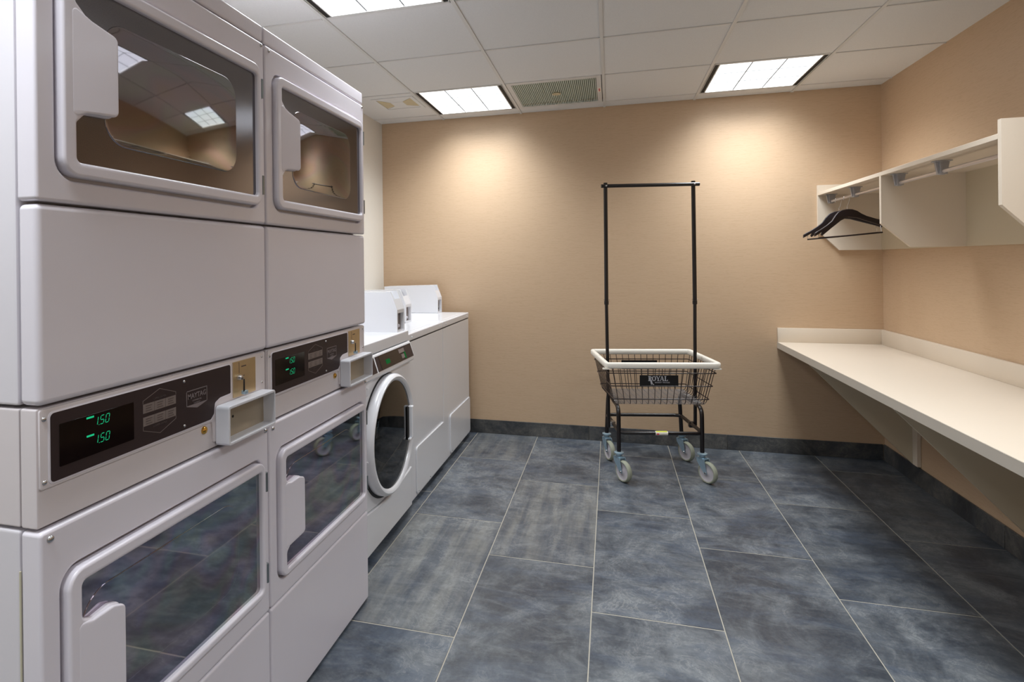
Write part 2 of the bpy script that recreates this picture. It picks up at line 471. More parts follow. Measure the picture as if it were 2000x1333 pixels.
# ------------------------------------------------------------------ ceiling: grid, boards
ceiling = struct('ceiling', box(XL, XR, YF, YB, H+0.07, H+0.1), MT['plenum'])
CX = [XL]+[-1.2523+0.61*k for k in range(5)]+[XR]
CY = []
y = 3.6474+0.61
while y > YF: CY.append(y); y -= 0.61
CY = [YB]+CY+[YF]
lights = [(1, 1), (4, 1), (1, 4), (4, 4), (1, 7), (4, 7), (1, 10), (4, 10)]      # (column, row) in the grid
for x in CX[1:-1]:
    add('grid_bar', box(x-0.0085, x+0.0085, YF, YB, H-0.001, H+0.02), MT['grid'], ceiling)
bw = 0.0055
for yv in CY[1:-1]:
    for a, b in zip(CX, CX[1:]):
        add('grid_bar', box(a+0.0125 if a > XL else a, b-0.0125 if b < XR else b, yv-bw, yv+bw, H-0.0005, H+0.02), MT['grid'], ceiling)
for i in range(len(CX)-1):
    for j in range(len(CY)-1):
        if (i, j) in lights or (i, j) == (2, 1): continue
        xa, xb, yb, ya = CX[i], CX[i+1], CY[j], CY[j+1]
        e = 0.0015
        add('ceiling_tile', box(xa+0.0085-e if i else xa, xb-0.0085+e if i < 5 else xb, ya+bw-e, yb-bw+e, H+0.004, H+0.02), MT['tile'], ceiling)
def troffer(i, j, label):
    xa, xb, yb, ya = CX[i]+0.0125, CX[i+1]-0.0125, CY[j]-bw, CY[j+1]+bw
    cx, cyy = (xa+xb)/2, (ya+yb)/2; hx, hy = (xb-xa)/2, (yb-ya)/2
    t = thing('ceiling_light', label, 'ceiling light', (cx, cyy, H), 0, 'square ceiling lights')
    sl = 0.026
    add('housing', join([box(-hx, hx, -hy, -hy+0.003, 0, 0.06), box(-hx, hx, hy-0.003, hy, 0, 0.06),
                         box(-hx, -hx+0.003, -hy, hy, 0, 0.06), box(hx-0.003, hx, -hy, hy, 0, 0.06),
                         box(-hx, hx, -hy, hy, 0.058, 0.062)]), MT['grid'], t)
    add('air_slot', box(-hx+0.003, -hx+sl, -hy+0.003, hy-0.003, 0.004, 0.010), MT['black'], t)
    add('air_slot', box(hx-sl, hx-0.003, -hy+0.003, hy-0.003, 0.004, 0.010), MT['black'], t)
    lx, ly = hx-sl, hy-0.012
    # lens: one downward-facing quad
    bm = bmesh.new()
    vs = [bm.verts.new(p) for p in ((-lx+0.005, -ly, 0.008), (-lx+0.005, ly, 0.008), (lx-0.005, ly, 0.008), (lx-0.005, -ly, 0.008))]
    bm.faces.new(vs)
    add('lens', to_mesh(bm), MT['lens'], t)
    add('lens_frame', join([box(-lx, -lx+0.006, -ly, ly, 0.001, 0.02), box(lx-0.006, lx, -ly, ly, 0.001, 0.02),
                            box(-lx, lx, -hy+0.003, -ly+0.001, 0.001, 0.02), box(-lx, lx, ly-0.001, hy-0.003, 0.001, 0.02)]), MT['grid'], t)
    for q in (-1, 1):
        add('lens_rib', box(q*lx/3-0.003, q*lx/3+0.003, -ly, ly, 0.0045, 0.0075), MT['louver'], t)
        add('lens_rib', box(-lx, lx, q*ly/3-0.0025, q*ly/3+0.0025, 0.0048, 0.0075), MT['louver'], t)
    return t
troffer(1, 1, 'square ceiling light above the back wall at the washers, left of the grey-green grille')
troffer(4, 1, 'square ceiling light above the back wall near the right corner and shelf')
troffer(1, 4, 'square ceiling light cut by the top of the picture, above the stacked dryers')
troffer(4, 4, 'square ceiling light nearer the camera above the long counter, mirrored in the dryer glass')
troffer(1, 7, 'square ceiling light behind the camera on the dryer side')
troffer(4, 7, 'square ceiling light behind the camera on the counter side')
troffer(1, 10, 'square ceiling light by the rear wall behind the camera, dryer side')
troffer(4, 10, 'square ceiling light by the rear wall behind the camera, counter side')

# return grille
xa, xb, yb, ya = CX[2]+0.0125, CX[3]-0.0125, CY[1]-bw, CY[2]+bw
cx, cyy = (xa+xb)/2, (ya+yb)/2; hx, hy = (xb-xa)/2, (yb-ya)/2
vt = thing('air_vent', 'grey-green slatted air return grille in a white ceiling frame', 'vent', (cx, cyy, H))
ix, iy = hx-0.03, hy-0.03
add('frame', join([box(-hx, hx, -hy, -iy, -0.001, 0.008), box(-hx, hx, iy, hy, -0.001, 0.008),
                   box(-hx, -ix, -iy, iy, -0.001, 0.008), box(ix, hx, -iy, iy, -0.001, 0.008)]), MT['grid'], vt)
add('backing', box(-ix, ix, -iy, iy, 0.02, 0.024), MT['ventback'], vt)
sl = []
for k in range(44):
    x = -ix+(k+0.5)*2*ix/44
    sl.append(prism_x([(-iy, 0.002), (iy, 0.002), (iy, 0.0035), (-iy, 0.0035)], x-0.0042, x+0.0024))
so = add('slats', join(sl), MT['vent'], vt); so['kind'] = 'stuff'
add('damper_knob', lathe([(0, -0.0), (0.02, -0.0), (0.03, -0.012), (0.0, -0.012)], 20, 'Z', (0, 0, 0.008)), MT['tan'], vt)
vs_ = add('sticker', box(ix+0.004, ix+0.026, -0.055, 0.045, -0.0016, -0.001), MT['stk_w'], vt); vs_['label'] = 'white sticker with red symbol'
add('sticker_symbol', join([box(ix+0.010, ix+0.020, 0.002, 0.024, -0.002, -0.0016), box(ix+0.010, ix+0.020, -0.034, -0.006, -0.002, -0.0016)]), MT['stk_r'], vs_)

# small four-way diffuser in the left border tile
dt = thing('air_diffuser', 'small square four-way ceiling diffuser with two tan stained vanes', 'vent', (-1.426, 3.866, H))
def quad(p):
    bm = bmesh.new(); v = [bm.verts.new(q) for q in p]; bm.faces.new(v)
    v2 = [bm.verts.new((q[0], q[1], q[2]+0.0015)) for q in p]; bm.faces.new(v2[::-1])
    for i in range(4): bm.faces.new((v[i], v2[i], v2[(i+1) % 4], v[(i+1) % 4]))
    bmesh.ops.recalc_face_normals(bm, faces=bm.faces); return to_mesh(bm)
o_, i_ = 0.125, 0.045
add('frame', join([box(-0.15, 0.15, -0.15, -o_, -0.001, 0.0045), box(-0.15, 0.15, o_, 0.15, -0.001, 0.0045),
                   box(-0.15, -o_, -o_, o_, -0.001, 0.0045), box(o_, 0.15, -o_, o_, -0.001, 0.0045)]), MT['tile'], dt)
zc, zo = -0.001, 0.003
for sgn in (-1, 1):
    v = add('vane', quad([(sgn*o_, -0.105, zo), (sgn*o_, 0.105, zo), (sgn*i_, i_, zc), (sgn*i_, -i_, zc)]), MT['tan'], dt)
    v['label'] = 'tan stained vane'
    add('vane', quad([(-o_, sgn*o_, zo), (o_, sgn*o_, zo), (i_, sgn*i_, zc), (-i_, sgn*i_, zc)]), MT['tile'], dt)
add('centre_plate', box(-i_, i_, -i_, i_, -0.002, 0.0), MT['tile'], dt)

# ------------------------------------------------------------------ stacked dryers
# local frame of every machine: x along its front, y into it, z up; front plane y = 0
W = 0.679
def seg_text(x, z, h, y, glyphs):
    """slanted seven-segment digits; x,z = left/bottom."""
    out = []; w_, s_ = h*0.5, h*0.08; sh = 0.18
    def bar(x0, z0, x1, z1):
        bm = bmesh.new()
        if abs(z1-z0) < 1e-9: P = [(x0, z0-s_/2), (x1, z0-s_/2), (x1, z0+s_/2), (x0, z0+s_/2)]
        else: P = [(x0-s_/2, z0), (x0+s_/2, z0), (x0+s_/2, z1), (x0-s_/2, z1)]
        P = [(px+(pz-z)*sh, pz) for px, pz in P]
        bm.faces.new([bm.verts.new((px, y, pz)) for px, pz in P]); out.append(to_mesh(bm))
    cx_ = x; G = h*0.06
    SEG = {'a': (0, 2), 'd': (0, 0), 'g': (0, 1)}
    for ch in glyphs:
        on = {'1': 'ef', '5': 'afgcd', '0': 'abcdef'}.get(ch, '')
        if ch == '.':
            bar(cx_-h*0.12, z-G, cx_-h*0.12, z+s_*1.0-G); continue
        if ch == '1':
            bar(cx_, z+G, cx_, z+h/2-G/2); bar(cx_, z+h/2+G/2, cx_, z+h-G); cx_ += h*0.38; continue
        for s in on:
            if s in 'adg':
                zz = z+SEG[s][1]*h/2; bar(cx_+G, zz, cx_+w_-G, zz)
            else:
                xx = cx_+(w_ if s in 'bc' else 0); z0 = z+(h/2 if s in 'bf' else 0)
                bar(xx, z0+G, xx, z0+h/2-G)
        cx_ += w_+h*0.28
    return join(out)
def frame_lines(pts, wd, y, closed=True):
    out = []; n = len(pts)
    for i in range(n if closed else n-1):
        a, b = Vector(pts[i]), Vector(pts[(i+1) % n]); d = (b-a).normalized(); nn = Vector((-d.y, d.x))*wd/2
        e = d*wd/2
        out.append(plate([[a-e+nn, a-e-nn, b+e-nn, b+e+nn]], y, y+0.0003))
    return join(out)
def stacked_dryer(y0, label, first):
    t = thing('stacked_dryer', label, 'dryer', (-0.93, y0, 0), PI/2, 'stacked dryers')
    D = 0.835
    cab = add('lower_cabinet', box(0.001, W-0.001, 0.046, D, 0.012, 0.869, 0.006, 2), MT['white2'], t, True)
    add('middle_cabinet', box(0.002, W-0.002, 0.046, D, 0.874, 1.077, 0.004, 2), MT['consolew'], t, True)
    add('upper_cabinet', box(0.001, W-0.001, 0.046, D, 1.082, 1.984, 0.006, 2), MT['white2'], t, True)
    add('plinth', box(0.01, W-0.01, 0.03, D-0.02, 0.0, 0.015), MT['black'], t)
    # bottom service panel
    add('service_panel', box(0.001, W-0.001, 0.0, 0.044, 0.008, 0.3465, 0.007, 4), MT['white'], t, True)
    def front(name, z0, z1, db, dt_):
        return add(name, plate([rr(0.001, z0, W-0.001, z1, 0.008, 4), rr(0.0385, db-0.0045, 0.6525, dt_+0.0045, 0.038, 8)], 0.0, 0.044, 0.006, 3), MT['white'], t, True)
    lf = front('lower_front', 0.3505, 0.8685, 0.408, 0.783)
    uf = front('upper_front', 1.4320, 1.9385, 1.478, 1.868)
    up_hole = [(0.630, 1.838), (0.071, 1.838), (0.071, 1.796), (0.100, 1.772, 0.02), (0.152, 1.757, 0.014), (0.152, 1.602, 0.012), (0.088, 1.596, 0.02), (0.071, 1.578), (0.071, 1.507), (0.630, 1.507)]
    lo_hole = [(0.630, 0.754), (0.071, 0.754), (0.071, 0.688), (0.090, 0.678, 0.014), (0.128, 0.682, 0.02), (0.154, 0.672, 0.014), (0.154, 0.503, 0.014), (0.092, 0.493, 0.02), (0.071, 0.478), (0.071, 0.430), (0.630, 0.430)]
    def door(hole, zb, zt, h0, h1, low, z_lo, z_hi, par):
        d = add('door', plate([roundpoly([(0.043, zb), (0.648, zb), (0.648, zt), (0.043, zt)], 0.034, 8), roundpoly(hole, 0.010, 5)], -0.013, 0.014, 0.006, 3), MT['white'], t, True)
        add('door_recess', plate([rr(0.034, zb-0.009, 0.657, zt+0.009, 0.04, 8)], 0.016, 0.020), MT['white2'], par)
        gm = MT['glass_low'] if low else MT['glass_up']
        if low:
            gl = add('door_glass', plate([rr(0.060, z_lo-0.008, 0.638, z_hi+0.008, 0.015)], -0.001, 0.006), gm, d)
            add('glass_bulge', plate([rr(0.075, z_lo+0.068, 0.537, z_hi-0.034, 0.06, 8)], -0.0024, 0.003, 0.0012, 3), gm, d, True)
        else:
            gl = add('door_glass', plate([rr(0.060, z_lo-0.008, 0.638, z_hi+0.008, 0.015)], -0.001, 0.006), gm, d)
            add('glass_border', plate([rr(0.062, z_lo-0.004, 0.638, z_hi+0.004, 0.015), rr(0.138, z_lo+0.046, 0.545, z_hi-0.045, 0.05, 8)], -0.0022, -0.0008), MT['frit'], d)
            add('glass_bulge', plate([rr(0.138, z_lo+0.046, 0.545, z_hi-0.045, 0.05, 8)], -0.0045, 0.003, 0.003, 3), gm, d)
        if low: hp = [(0.060, 0.489), (0.092, 0.4945, 0.02), (0.1535, 0.5045, 0.014), (0.1535, 0.6705, 0.014), (0.128, 0.6805, 0.02), (0.090, 0.6765, 0.014), (0.060, 0.684)]
        else: hp = [(0.060, 1.583), (0.088, 1.5975, 0.02), (0.1515, 1.6035, 0.012), (0.1515, 1.7555, 0.014), (0.100, 1.7705, 0.02), (0.060, 1.790)]
        hm = plate([roundpoly(hp, 0.010, 6)], -0.0135, -0.003, 0.004, 3)
        for v in hm.vertices: v.co.y -= max(0.0, v.co.x-0.066)/0.086*0.012
        hm.update()
        add('handle', hm, MT['white'], d, True)
        for hz in (zb+0.058, zt-0.062):
            h = add('hinge', join([lathe([(0.0, 0), (0.0045, 0), (0.0045, 0.052), (0, 0.052)], 10, 'Z', (0.6535, -0.0085, hz-0.026)),
                                   box(0.6535, 0.660, -0.0045, 0.001, hz-0.026, hz+0.026)]), MT['hinge'], d)
            h['label'] = 'steel hinge'
    door(lo_hole, 0.410, 0.781, 0.497, 0.678, True, 0.430, 0.754, lf)
    door(up_hole, 1.480, 1.866, 1.600, 1.762, False, 1.507, 1.838, uf)
    # blank middle panel, rounded
    add('middle_panel', box(0.001, W-0.001, 0.0, 0.044, 1.0825, 1.4275, 0.011, 5), MT['white'], t, True)
    add('top_cap', box(0.001, W-0.001, 0.003, 0.044, 1.9425, 1.988, 0.006, 3), MT['white'], t, True)
    # console
    con = add('console', box(0.002, W-0.002, 0.008, 0.044, 0.8735, 1.0775, 0.004, 2), MT['consolew'], t, True)
    pl = [(0.006, 0.939), (0.448, 0.939), (0.452, 0.888), (0.672, 0.888), (0.672, 1.0755), (0.006, 1.0755)]
    add('console_plate', plate([roundpoly(pl, 0.004, 3)], 0.0045, 0.009, 0.0008, 1), MT['consolew'], con)
    ov = [(0.024, 0.947, 0.007), (0.440, 0.947, 0.010), (0.452, 0.958, 0.006), (0.456, 0.984, 0.008), (0.475, 0.992, 0.010), (0.517, 0.994, 0.003), (0.517, 1.066, 0.006), (0.024, 1.066, 0.008)]
    rim = [(0.0205, 0.9435, 0.009), (0.444, 0.9435, 0.010), (0.4555, 0.956, 0.006), (0.459, 0.981, 0.008), (0.476, 0.9885, 0.010), (0.5205, 0.9905, 0.003), (0.5205, 1.0695, 0.008), (0.0205, 1.0695, 0.010)]
    add('overlay_rim', plate([roundpoly(rim, 0, 5)], 0.003, 0.006, 0.001, 1), MT['white'], con)
    ovo = add('control_overlay', plate([roundpoly(ov, 0, 5)], 0.0022, 0.0045), MT['overlay'], con)
    ds = add('display_window', plate([rr(0.040, 0.969, 0.205, 1.044, 0.002)], 0.0014, 0.003), MT['display'], con); ds['label'] = 'dark window with green figures'
    yg = 0.0010
    dg = [seg_text(0.1175, 1.0215, 0.0155, yg, '1.50'), seg_text(0.1175, 0.9875, 0.0155, yg, '1.50'),
          plate([rr(0.0945, 1.0378, 0.1105, 1.0412)], yg, yg+0.0003), plate([rr(0.0945, 1.0042, 0.1105, 1.0076)], yg, yg+0.0003)]
    g_ = add('green_figures', join(dg), MT['green'], con); g_['label'] = 'green figures 1.50 over 1.50'
    ym = 0.0018
    prints = [frame_lines([(0.2295, 1.034), (0.2295, 1.0395), (0.276, 1.0565), (0.3235, 1.0395), (0.3235, 1.034)], 0.0010, ym, False),
              frame_lines([(0.2295, 0.9855), (0.2295, 0.9785), (0.276, 0.962), (0.3235, 0.9805), (0.3235, 0.9855)], 0.0010, ym, False)]
    for rz0 in (1.0135, 0.9865):
        for k in range(3):
            xa_ = 0.2295+k*0.0316
            prints.append(plate([rr(xa_, rz0, xa_+0.0308, rz0+0.019)], ym, ym+0.0003))
    add('key_pads', join(prints), MT['print'], con)
    ln = []
    for rz0 in (1.0135, 0.9865):
        for k in range(3):
            xa_ = 0.2295+k*0.0316
            for q in range(3): ln.append(plate([rr(xa_+0.007, rz0+0.0035+q*0.005, xa_+0.024-(q % 2)*0.003, rz0+0.0050+q*0.005)], ym-0.0004, ym-0.0002))
    ln.append(text('UPPER DRYER', 0.0062, 0.2765, 1.0375, ym, sx=0.95)); ln.append(text('LOWER DRYER', 0.0062, 0.2765, 0.9808, ym, sx=0.95))
    add('key_lettering', join(ln), MT['print2'], con)
    shx = 0.392
    sh = [(shx-0.0345, 1.031), (shx+0.0345, 1.031), (shx+0.0345, 0.9975), (shx, 0.9885), (shx-0.0345, 0.9975)]
    lg = [frame_lines(sh, 0.0018, ym), text('MAYTAG', 0.0165, shx, 1.0175, ym, sx=0.93, off=0.0002), text('COMMERCIAL', 0.0050, shx, 1.0065, ym), text('LAUNDRY', 0.0050, shx, 1.0005, ym),
          plate([[(shx-0.0325, 0.9980), (shx, 0.9895), (shx+0.0325, 0.9980)]], ym, ym+0.0003)]
    lo = add('logo_shield', join(lg), MT['logo'], con); lo['label'] = 'silver shield logo'
    # lock plate
    gp = add('lock_plate', plate([rr(0.5285, 0.978, 0.6245, 1.069, 0.001)], 0.002, 0.005), MT['gold'], con); gp['label'] = 'brushed brass coloured lock plate'
    add('coin_mark', join([plate([rr(0.5515, 1.038, 0.553, 1.066)], 0.0016, 0.0021), plate([rr(0.562, 1.052, 0.582, 1.055)], 0.0016, 0.0021), plate([rr(0.562, 1.028, 0.576, 1.0295)], 0.0016, 0.0021)]), MT['print2'], con)
    add('key_lock', lathe([(0, 0.012), (0.0055, 0.011), (0.007, 0.006), (0.008, 0.0), (0.008, -0.001)], 14, 'Y', (0.549, 0.001, 1.0275)), MT['steel'], con)
    add('key', join([plate([roundpoly([(0.5475, 0.992), (0.5515, 0.992), (0.5505, 1.024), (0.5485, 1.024)], 0)], -0.016, -0.013)]), MT['black'], con)
    add('key_fob', box(0.548, 0.562, -0.019, -0.006, 0.984, 0.994, 0.002, 2), MT['galv'], con)
    # coin tray
    x0, x1, z0, z1, p = 0.459, 0.664, 0.878, 0.974, -0.034
    k_ = 0.007
    add('coin_tray', plate([rr(x0, z0, x1, z1, 0.008, 4), rr(x0+k_, z0+k_, x1-k_*0.6, z1-k_, 0.003, 3)], p, 0.004, 0.0015, 2), MT['coin'], con, True)
    tb = add('tray_back', plate([rr(x0+0.002, z0+0.002, x1-0.002, z1-0.002, 0.006)], 0.002, 0.004), MT['coinback'], con)
    add('tray_hole', plate([circ(x0+0.065, z0+0.055, 0.0035, 12)], 0.0012, 0.0021), MT['black'], con)
    add('tray_bolt', lathe([(0.0055, 0.001), (0.0055, 0.0)], 10, 'Z', (x0+0.1, -0.018, z1-0.0009)), MT['greyp'], con)
    bl = add('brass_lock', lathe([(0, 0.007), (0.005, 0.0065), (0.0085, 0.004), (0.0095, 0.0), (0.0095, -0.001)], 20, 'Y', (0.422, 0.008, 0.926)), MT['brass'], con); bl['label'] = 'round brass lock'
    screw(con, 0.0135, 1.059, 0.0045, 0.0045); screw(con, 0.0135, 0.951, 0.0045, 0.0045)
    screw(con, 0.350, 1.0565, 0.0022, 0.0035); screw(con, 0.350, 0.9565, 0.0022, 0.0035)
    screw(con, 0.6575, 1.064, 0.0045, 0.0035); screw(con, 0.6575, 0.993, 0.0045, 0.0035)
    screw(lf, 0.019, 0.853, -0.0004, 0.0065); screw(lf, 0.664, 0.857, -0.0004, 0.0065)
    screw(uf, 0.020, 1.925, -0.0004, 0.005); screw(uf, 0.664, 1.928, -0.0004, 0.005)
    if first:
        cs = add('caulk_seam', box(0.0005, 0.003, 0.0443, 0.0468, 0.02, 0.80), MT['yellow'], t); cs['label'] = 'yellowed caulk seam'
    return t
stacked_dryer(0.758, 'nearest stack of two white coin dryers, cut by the left edge of the picture', True)
stacked_dryer(1.4395, 'farther stack of two white coin dryers, beside the round-door washer', False)

# ------------------------------------------------------------------ washers
def front_loader():
    t = thing('front_load_washer', 'white washer with a round black glass door next to the dryers', 'washer', (-1.04, 2.247, 0), PI/2)
    w_ = 0.683
    cx_, cz_, R_ = 0.340, 0.512, 0.280
    add('cabinet', box(0.001, w_-0.001, 0.006, 0.70, 0.032, 0.905, 0.008, 3), MT['wwhite'], t, True)
    for fx in (0.05, w_-0.05):
        for fy in (0.06, 0.62):
            add('foot', lathe([(0, 0), (0.02, 0), (0.02, 0.012), (0.01, 0.014), (0.01, 0.036), (0, 0.036)], 14, 'Z', (fx, fy, 0)), MT['black'], t)
    # front panel above the arc
    arc = [(x, 0.238-0.030*math.sin(PI*x/w_)) for x in [0.001+(w_-0.002)*k/24 for k in range(25)]]
    add('front_panel', plate([[Vector(p) for p in ([(0.001, 0.80)]+[(a, b+0.002) for a, b in arc]+[(w_-0.001, 0.80)])]], -0.002, 0.007, 0.002, 2), MT['wwhite'], t, True)
    add('toe_panel', plate([[Vector(p) for p in ([(0.001, 0.034)]+[(w_-0.001, 0.034)]+[(a, b-0.002) for a, b in arc[::-1]])]], -0.010, 0.007, 0.005, 3), MT['wwhite'], t, True)
    add('ring_gap_shadow', lathe([(0, 0.006), (R_+0.006, 0.006), (R_+0.008, 0.0)], 64, 'Y', (cx_, 0, cz_-0.004)), MT['dark_gap_shadow'], t)  # dark disc paints in the shadowed gap beneath the door ring
    ring = add('door_ring', lathe([(R_-0.004, 0.002), (R_, 0.012), (R_, 0.034), (R_-0.006, 0.046), (R_-0.014, 0.052), (R_-0.025, 0.050), (R_-0.031, 0.044), (R_-0.035, 0.036)], 72, 'Y', (cx_, 0, cz_)), MT['wwhite'], t)
    add('door_glass', lathe([(0, 0.046), (0.06, 0.0458), (0.12, 0.045), (0.18, 0.0435), (0.225, 0.0415), (R_-0.033, 0.039)], 72, 'Y', (cx_, 0, cz_)), MT['glass_w'], ring)
    add('handle_recess', plate([rr(0.515, 0.428, 0.540, 0.592, 0.006)], -0.0485, -0.044), MT['black'], ring)
    add('handle', join([box(0.540, 0.566, -0.066, -0.040, 0.432, 0.594, 0.006, 3), box(0.520, 0.566, -0.062, -0.044, 0.424, 0.436, 0.004, 2)]), MT['wwhite'], ring, True)
    add('hinge_cover', box(cx_-R_-0.003, cx_-R_+0.006, -0.03, 0.0, cz_-0.05, cz_-0.045), MT['wwhite'], ring)
    # console
    prof = [(0.01, 0.9045), (-0.001, 0.9045), (-0.006, 0.899), (-0.030, 0.824), (-0.030, 0.812), (-0.022, 0.803), (0.01, 0.803)]
    con = add('console', prism_x(prof, -0.0, w_), MT['wwhite'], t)
    a = Vector((-0.0065, 0.896)); b = Vector((-0.0295, 0.828)); n_ = Vector((-(a-b).y, (a-b).x)).normalized()
    if n_.x > 0: n_ = -n_
    def onface(x0, x1, s0, s1, off, m, name, par=con):
        p = [a+(b-a)*s0, a+(b-a)*s1]; bm = bmesh.new()
        q = [(x, (pp+n_*off).x, (pp+n_*off).y) for x, pp in ((x0, p[0]), (x0, p[1]), (x1, p[1]), (x1, p[0]))]
        v = [bm.verts.new(c) for c in q]; bm.faces.new(v)
        q2 = [(x, (pp+n_*(off-0.001)).x, (pp+n_*(off-0.001)).y) for x, pp in ((x0, p[0]), (x0, p[1]), (x1, p[1]), (x1, p[0]))]
        v2 = [bm.verts.new(c) for c in q2]; bm.faces.new(v2[::-1])
        for i in range(4): bm.faces.new((v[i], v2[i], v2[(i+1) % 4], v[(i+1) % 4]))
        bmesh.ops.recalc_face_normals(bm, faces=bm.faces)
        return add(name, to_mesh(bm), m, par)
    onface(0.195, 0.674, 0.04, 1.0, 0.0015, MT['overlay'], 'control_overlay')
    onface(0.012, 0.180, 0.04, 1.0, 0.0015, MT['overlay'], 'control_overlay')
    onface(0.235, 0.500, 0.06, 0.98, 0.0025, MT['display'], 'display_window')
    onface(0.485, 0.560, 0.16, 0.44, 0.0035, MT['print'], 'status_icon')
    onface(0.505, 0.545, 0.55, 0.84, 0.0035, MT['print'], 'status_icon')
    gi = onface(0.548, 0.566, 0.45, 0.92, 0.0035, MT['icon'], 'status_icon'); gi['label'] = 'green lit icon'
    onface(0.300, 0.350, 0.45, 0.75, 0.0032, MT['icon'], 'status_icon')['label'] = 'green lit icon'
    add('detergent_latch', box(0.075, 0.125, -0.008, 0.0, 0.735, 0.768, 0.003, 2), MT['coin'], t)
    screw(t, 0.05, 0.785, -0.003, 0.006)
    # deck
    add('deck', box(0.0, w_, 0.0, 0.705, 0.907, 0.962, 0.006, 3), MT['wwhite'], t, True)
    return t
front_loader()
def top_loader(y0, w_, px0, label):
    t = thing('top_load_washer', label, 'washer', (-1.05, y0, 0), PI/2, 'top-load washers')
    add('cabinet', box(0.001, w_-0.001, 0.0, 0.66, 0.022, 0.891, 0.006, 3), MT['wwhite'], t, True)
    for fx in (0.06, w_-0.06):
        for fy in (0.06, 0.60):
            add('foot', lathe([(0, 0), (0.02, 0), (0.02, 0.01), (0.008, 0.012), (0.008, 0.026), (0, 0.026)], 14, 'Z', (fx, fy, 0)), MT['black'], t)
    add('seam', box(0.004, w_-0.004, 0.003, 0.65, 0.889, 0.897), MT['black'], t)
    dk = add('deck', box(0.0, w_, -0.002, 0.665, 0.896, 0.936, 0.006, 3), MT['wwhite'], t, True)
    add('lid', box(0.06, w_-0.14, 0.04, 0.46, 0.934, 0.9372, 0.0025, 2), MT['wwhite'], t, True)
    add('access_panel', plate([roundpoly([(px0, 0.036), (w_-0.008, 0.036), (w_-0.008, 0.298), (px0, 0.298)], 0.022, 5)], -0.008, 0.001, 0.004, 2), MT['wwhite'], t, True)
    for sx_ in (0.07, w_-0.07): screw(dk, sx_, 0.914, -0.002, 0.0045, 'wwhite')
    screw(t, px0+0.03, 0.052, -0.0085, 0.004, 'hinge'); screw(t, px0+0.24, 0.052, -0.0085, 0.004, 'hinge')
    return t
top_loader(2.933, 0.679, 0.118, 'white top-load washer with a coin box, between the round-door washer and the far one')
top_loader(3.615, 0.708, 0.140, 'white top-load washer in the far left corner against the tan back wall')
def coin_box(x, y0, z, label, hole):
    t = thing('coin_box', label, 'coin box', (x, y0, z), PI/2, 'coin boxes on the washers')
    w_ = 0.108; D = 0.43; k_ = 0.010
    sp = [(0.0, 0.0), (0.0, 0.116), (0.036, 0.210), (D, 0.200), (D, 0.0)]
    add('side_plate', prism_x(sp, 0, k_), MT['wwhite'], t)
    add('side_plate', prism_x(sp, w_-k_, w_), MT['wwhite'], t)
    ins = [(0.022, 0.0), (0.022, 0.105), (0.060, 0.190), (0.075, 0.2085), (D-0.001, 0.1995), (D-0.001, 0.0)]
    add('body', prism_x(ins, k_, w_-k_), MT['wwhite'], t)
    add('sloped_face', prism_x([(0.001, 0.098), (0.001, 0.116), (0.022, 0.170), (0.026, 0.166), (0.014, 0.120), (0.022, 0.098)], k_, w_-k_), MT['wwhite'], t)
    add('recess_face', box(k_, w_-k_, 0.019, 0.0225, 0.008, 0.097), MT['print'], t)
    add('lock_knob', lathe([(0, 0.01), (0.006, 0.009), (0.009, 0.004), (0.009, 0)], 16, 'Y', (w_*0.55, 0.019, 0.03)), MT[hole], t)
    add('base_sill', box(k_, w_-k_, 0.002, 0.024, 0.0, 0.009), MT['wwhite'], t)
    return t
coin_box(-1.056, 2.803, 0.962, 'white sloped coin box standing on the round-door washer, nearest one', 'white')
coin_box(-1.257, 3.492, 0.9374, 'white sloped coin box half hidden behind the nearest coin box', 'white')
coin_box(-1.260, 4.212, 0.9374, 'white sloped coin box against the back wall, on the farthest washer', 'black')

# ------------------------------------------------------------------ counter with gussets
ct = thing('folding_counter', 'long off-white laminate folding counter along the right wall', 'counter', (1.40, 2.4, 0))
def C(me): return xf(me, Matrix.Translation((-1.40, -2.4, 0)))
add('worktop', C(box(1.083, XR-0.001, 0.30, YB-0.001, 0.712, 0.754, 0.0015, 2)), MT['lam'], ct)
add('front_edge', C(box(1.0815, 1.0835, 0.30, YB-0.001, 0.7125, 0.7525)), MT['edge'], ct)
add('splashback', C(box(XR-0.020, XR-0.001, 0.30, YB-0.020, 0.754, 0.850, 0.0015, 2)), MT['lam'], ct)
sb = add('splashback', C(box(1.083, XR-0.001, YB-0.020, YB-0.001, 0.754, 0.850, 0.0015, 2)), MT['lam'], ct)
def prism_y(prof, y0, y1):
    bm = bmesh.new(); n = len(prof)
    a = [bm.verts.new((p[0], y0, p[1])) for p in prof]; b = [bm.verts.new((p[0], y1, p[1])) for p in prof]
    for i in range(n): bm.faces.new((a[i], a[(i+1) % n], b[(i+1) % n], b[i]))
    bm.faces.new(a[::-1]); bm.faces.new(b); bmesh.ops.recalc_face_normals(bm, faces=bm.faces)
    return to_mesh(bm)
for gy in (4.0, 2.9, 1.8, 0.7):
    br = add('gusset', C(prism_y([(1.118, 0.712), (XR-0.001, 0.712), (XR-0.001, 0.112), (XR-0.020, 0.112)], gy, gy+0.02)), MT['lam2'], ct)
    add('wall_cleat', C(box(XR-0.020, XR-0.001, gy-0.055, gy, 0.110, 0.712, 0.001, 1)), MT['lam'], br)

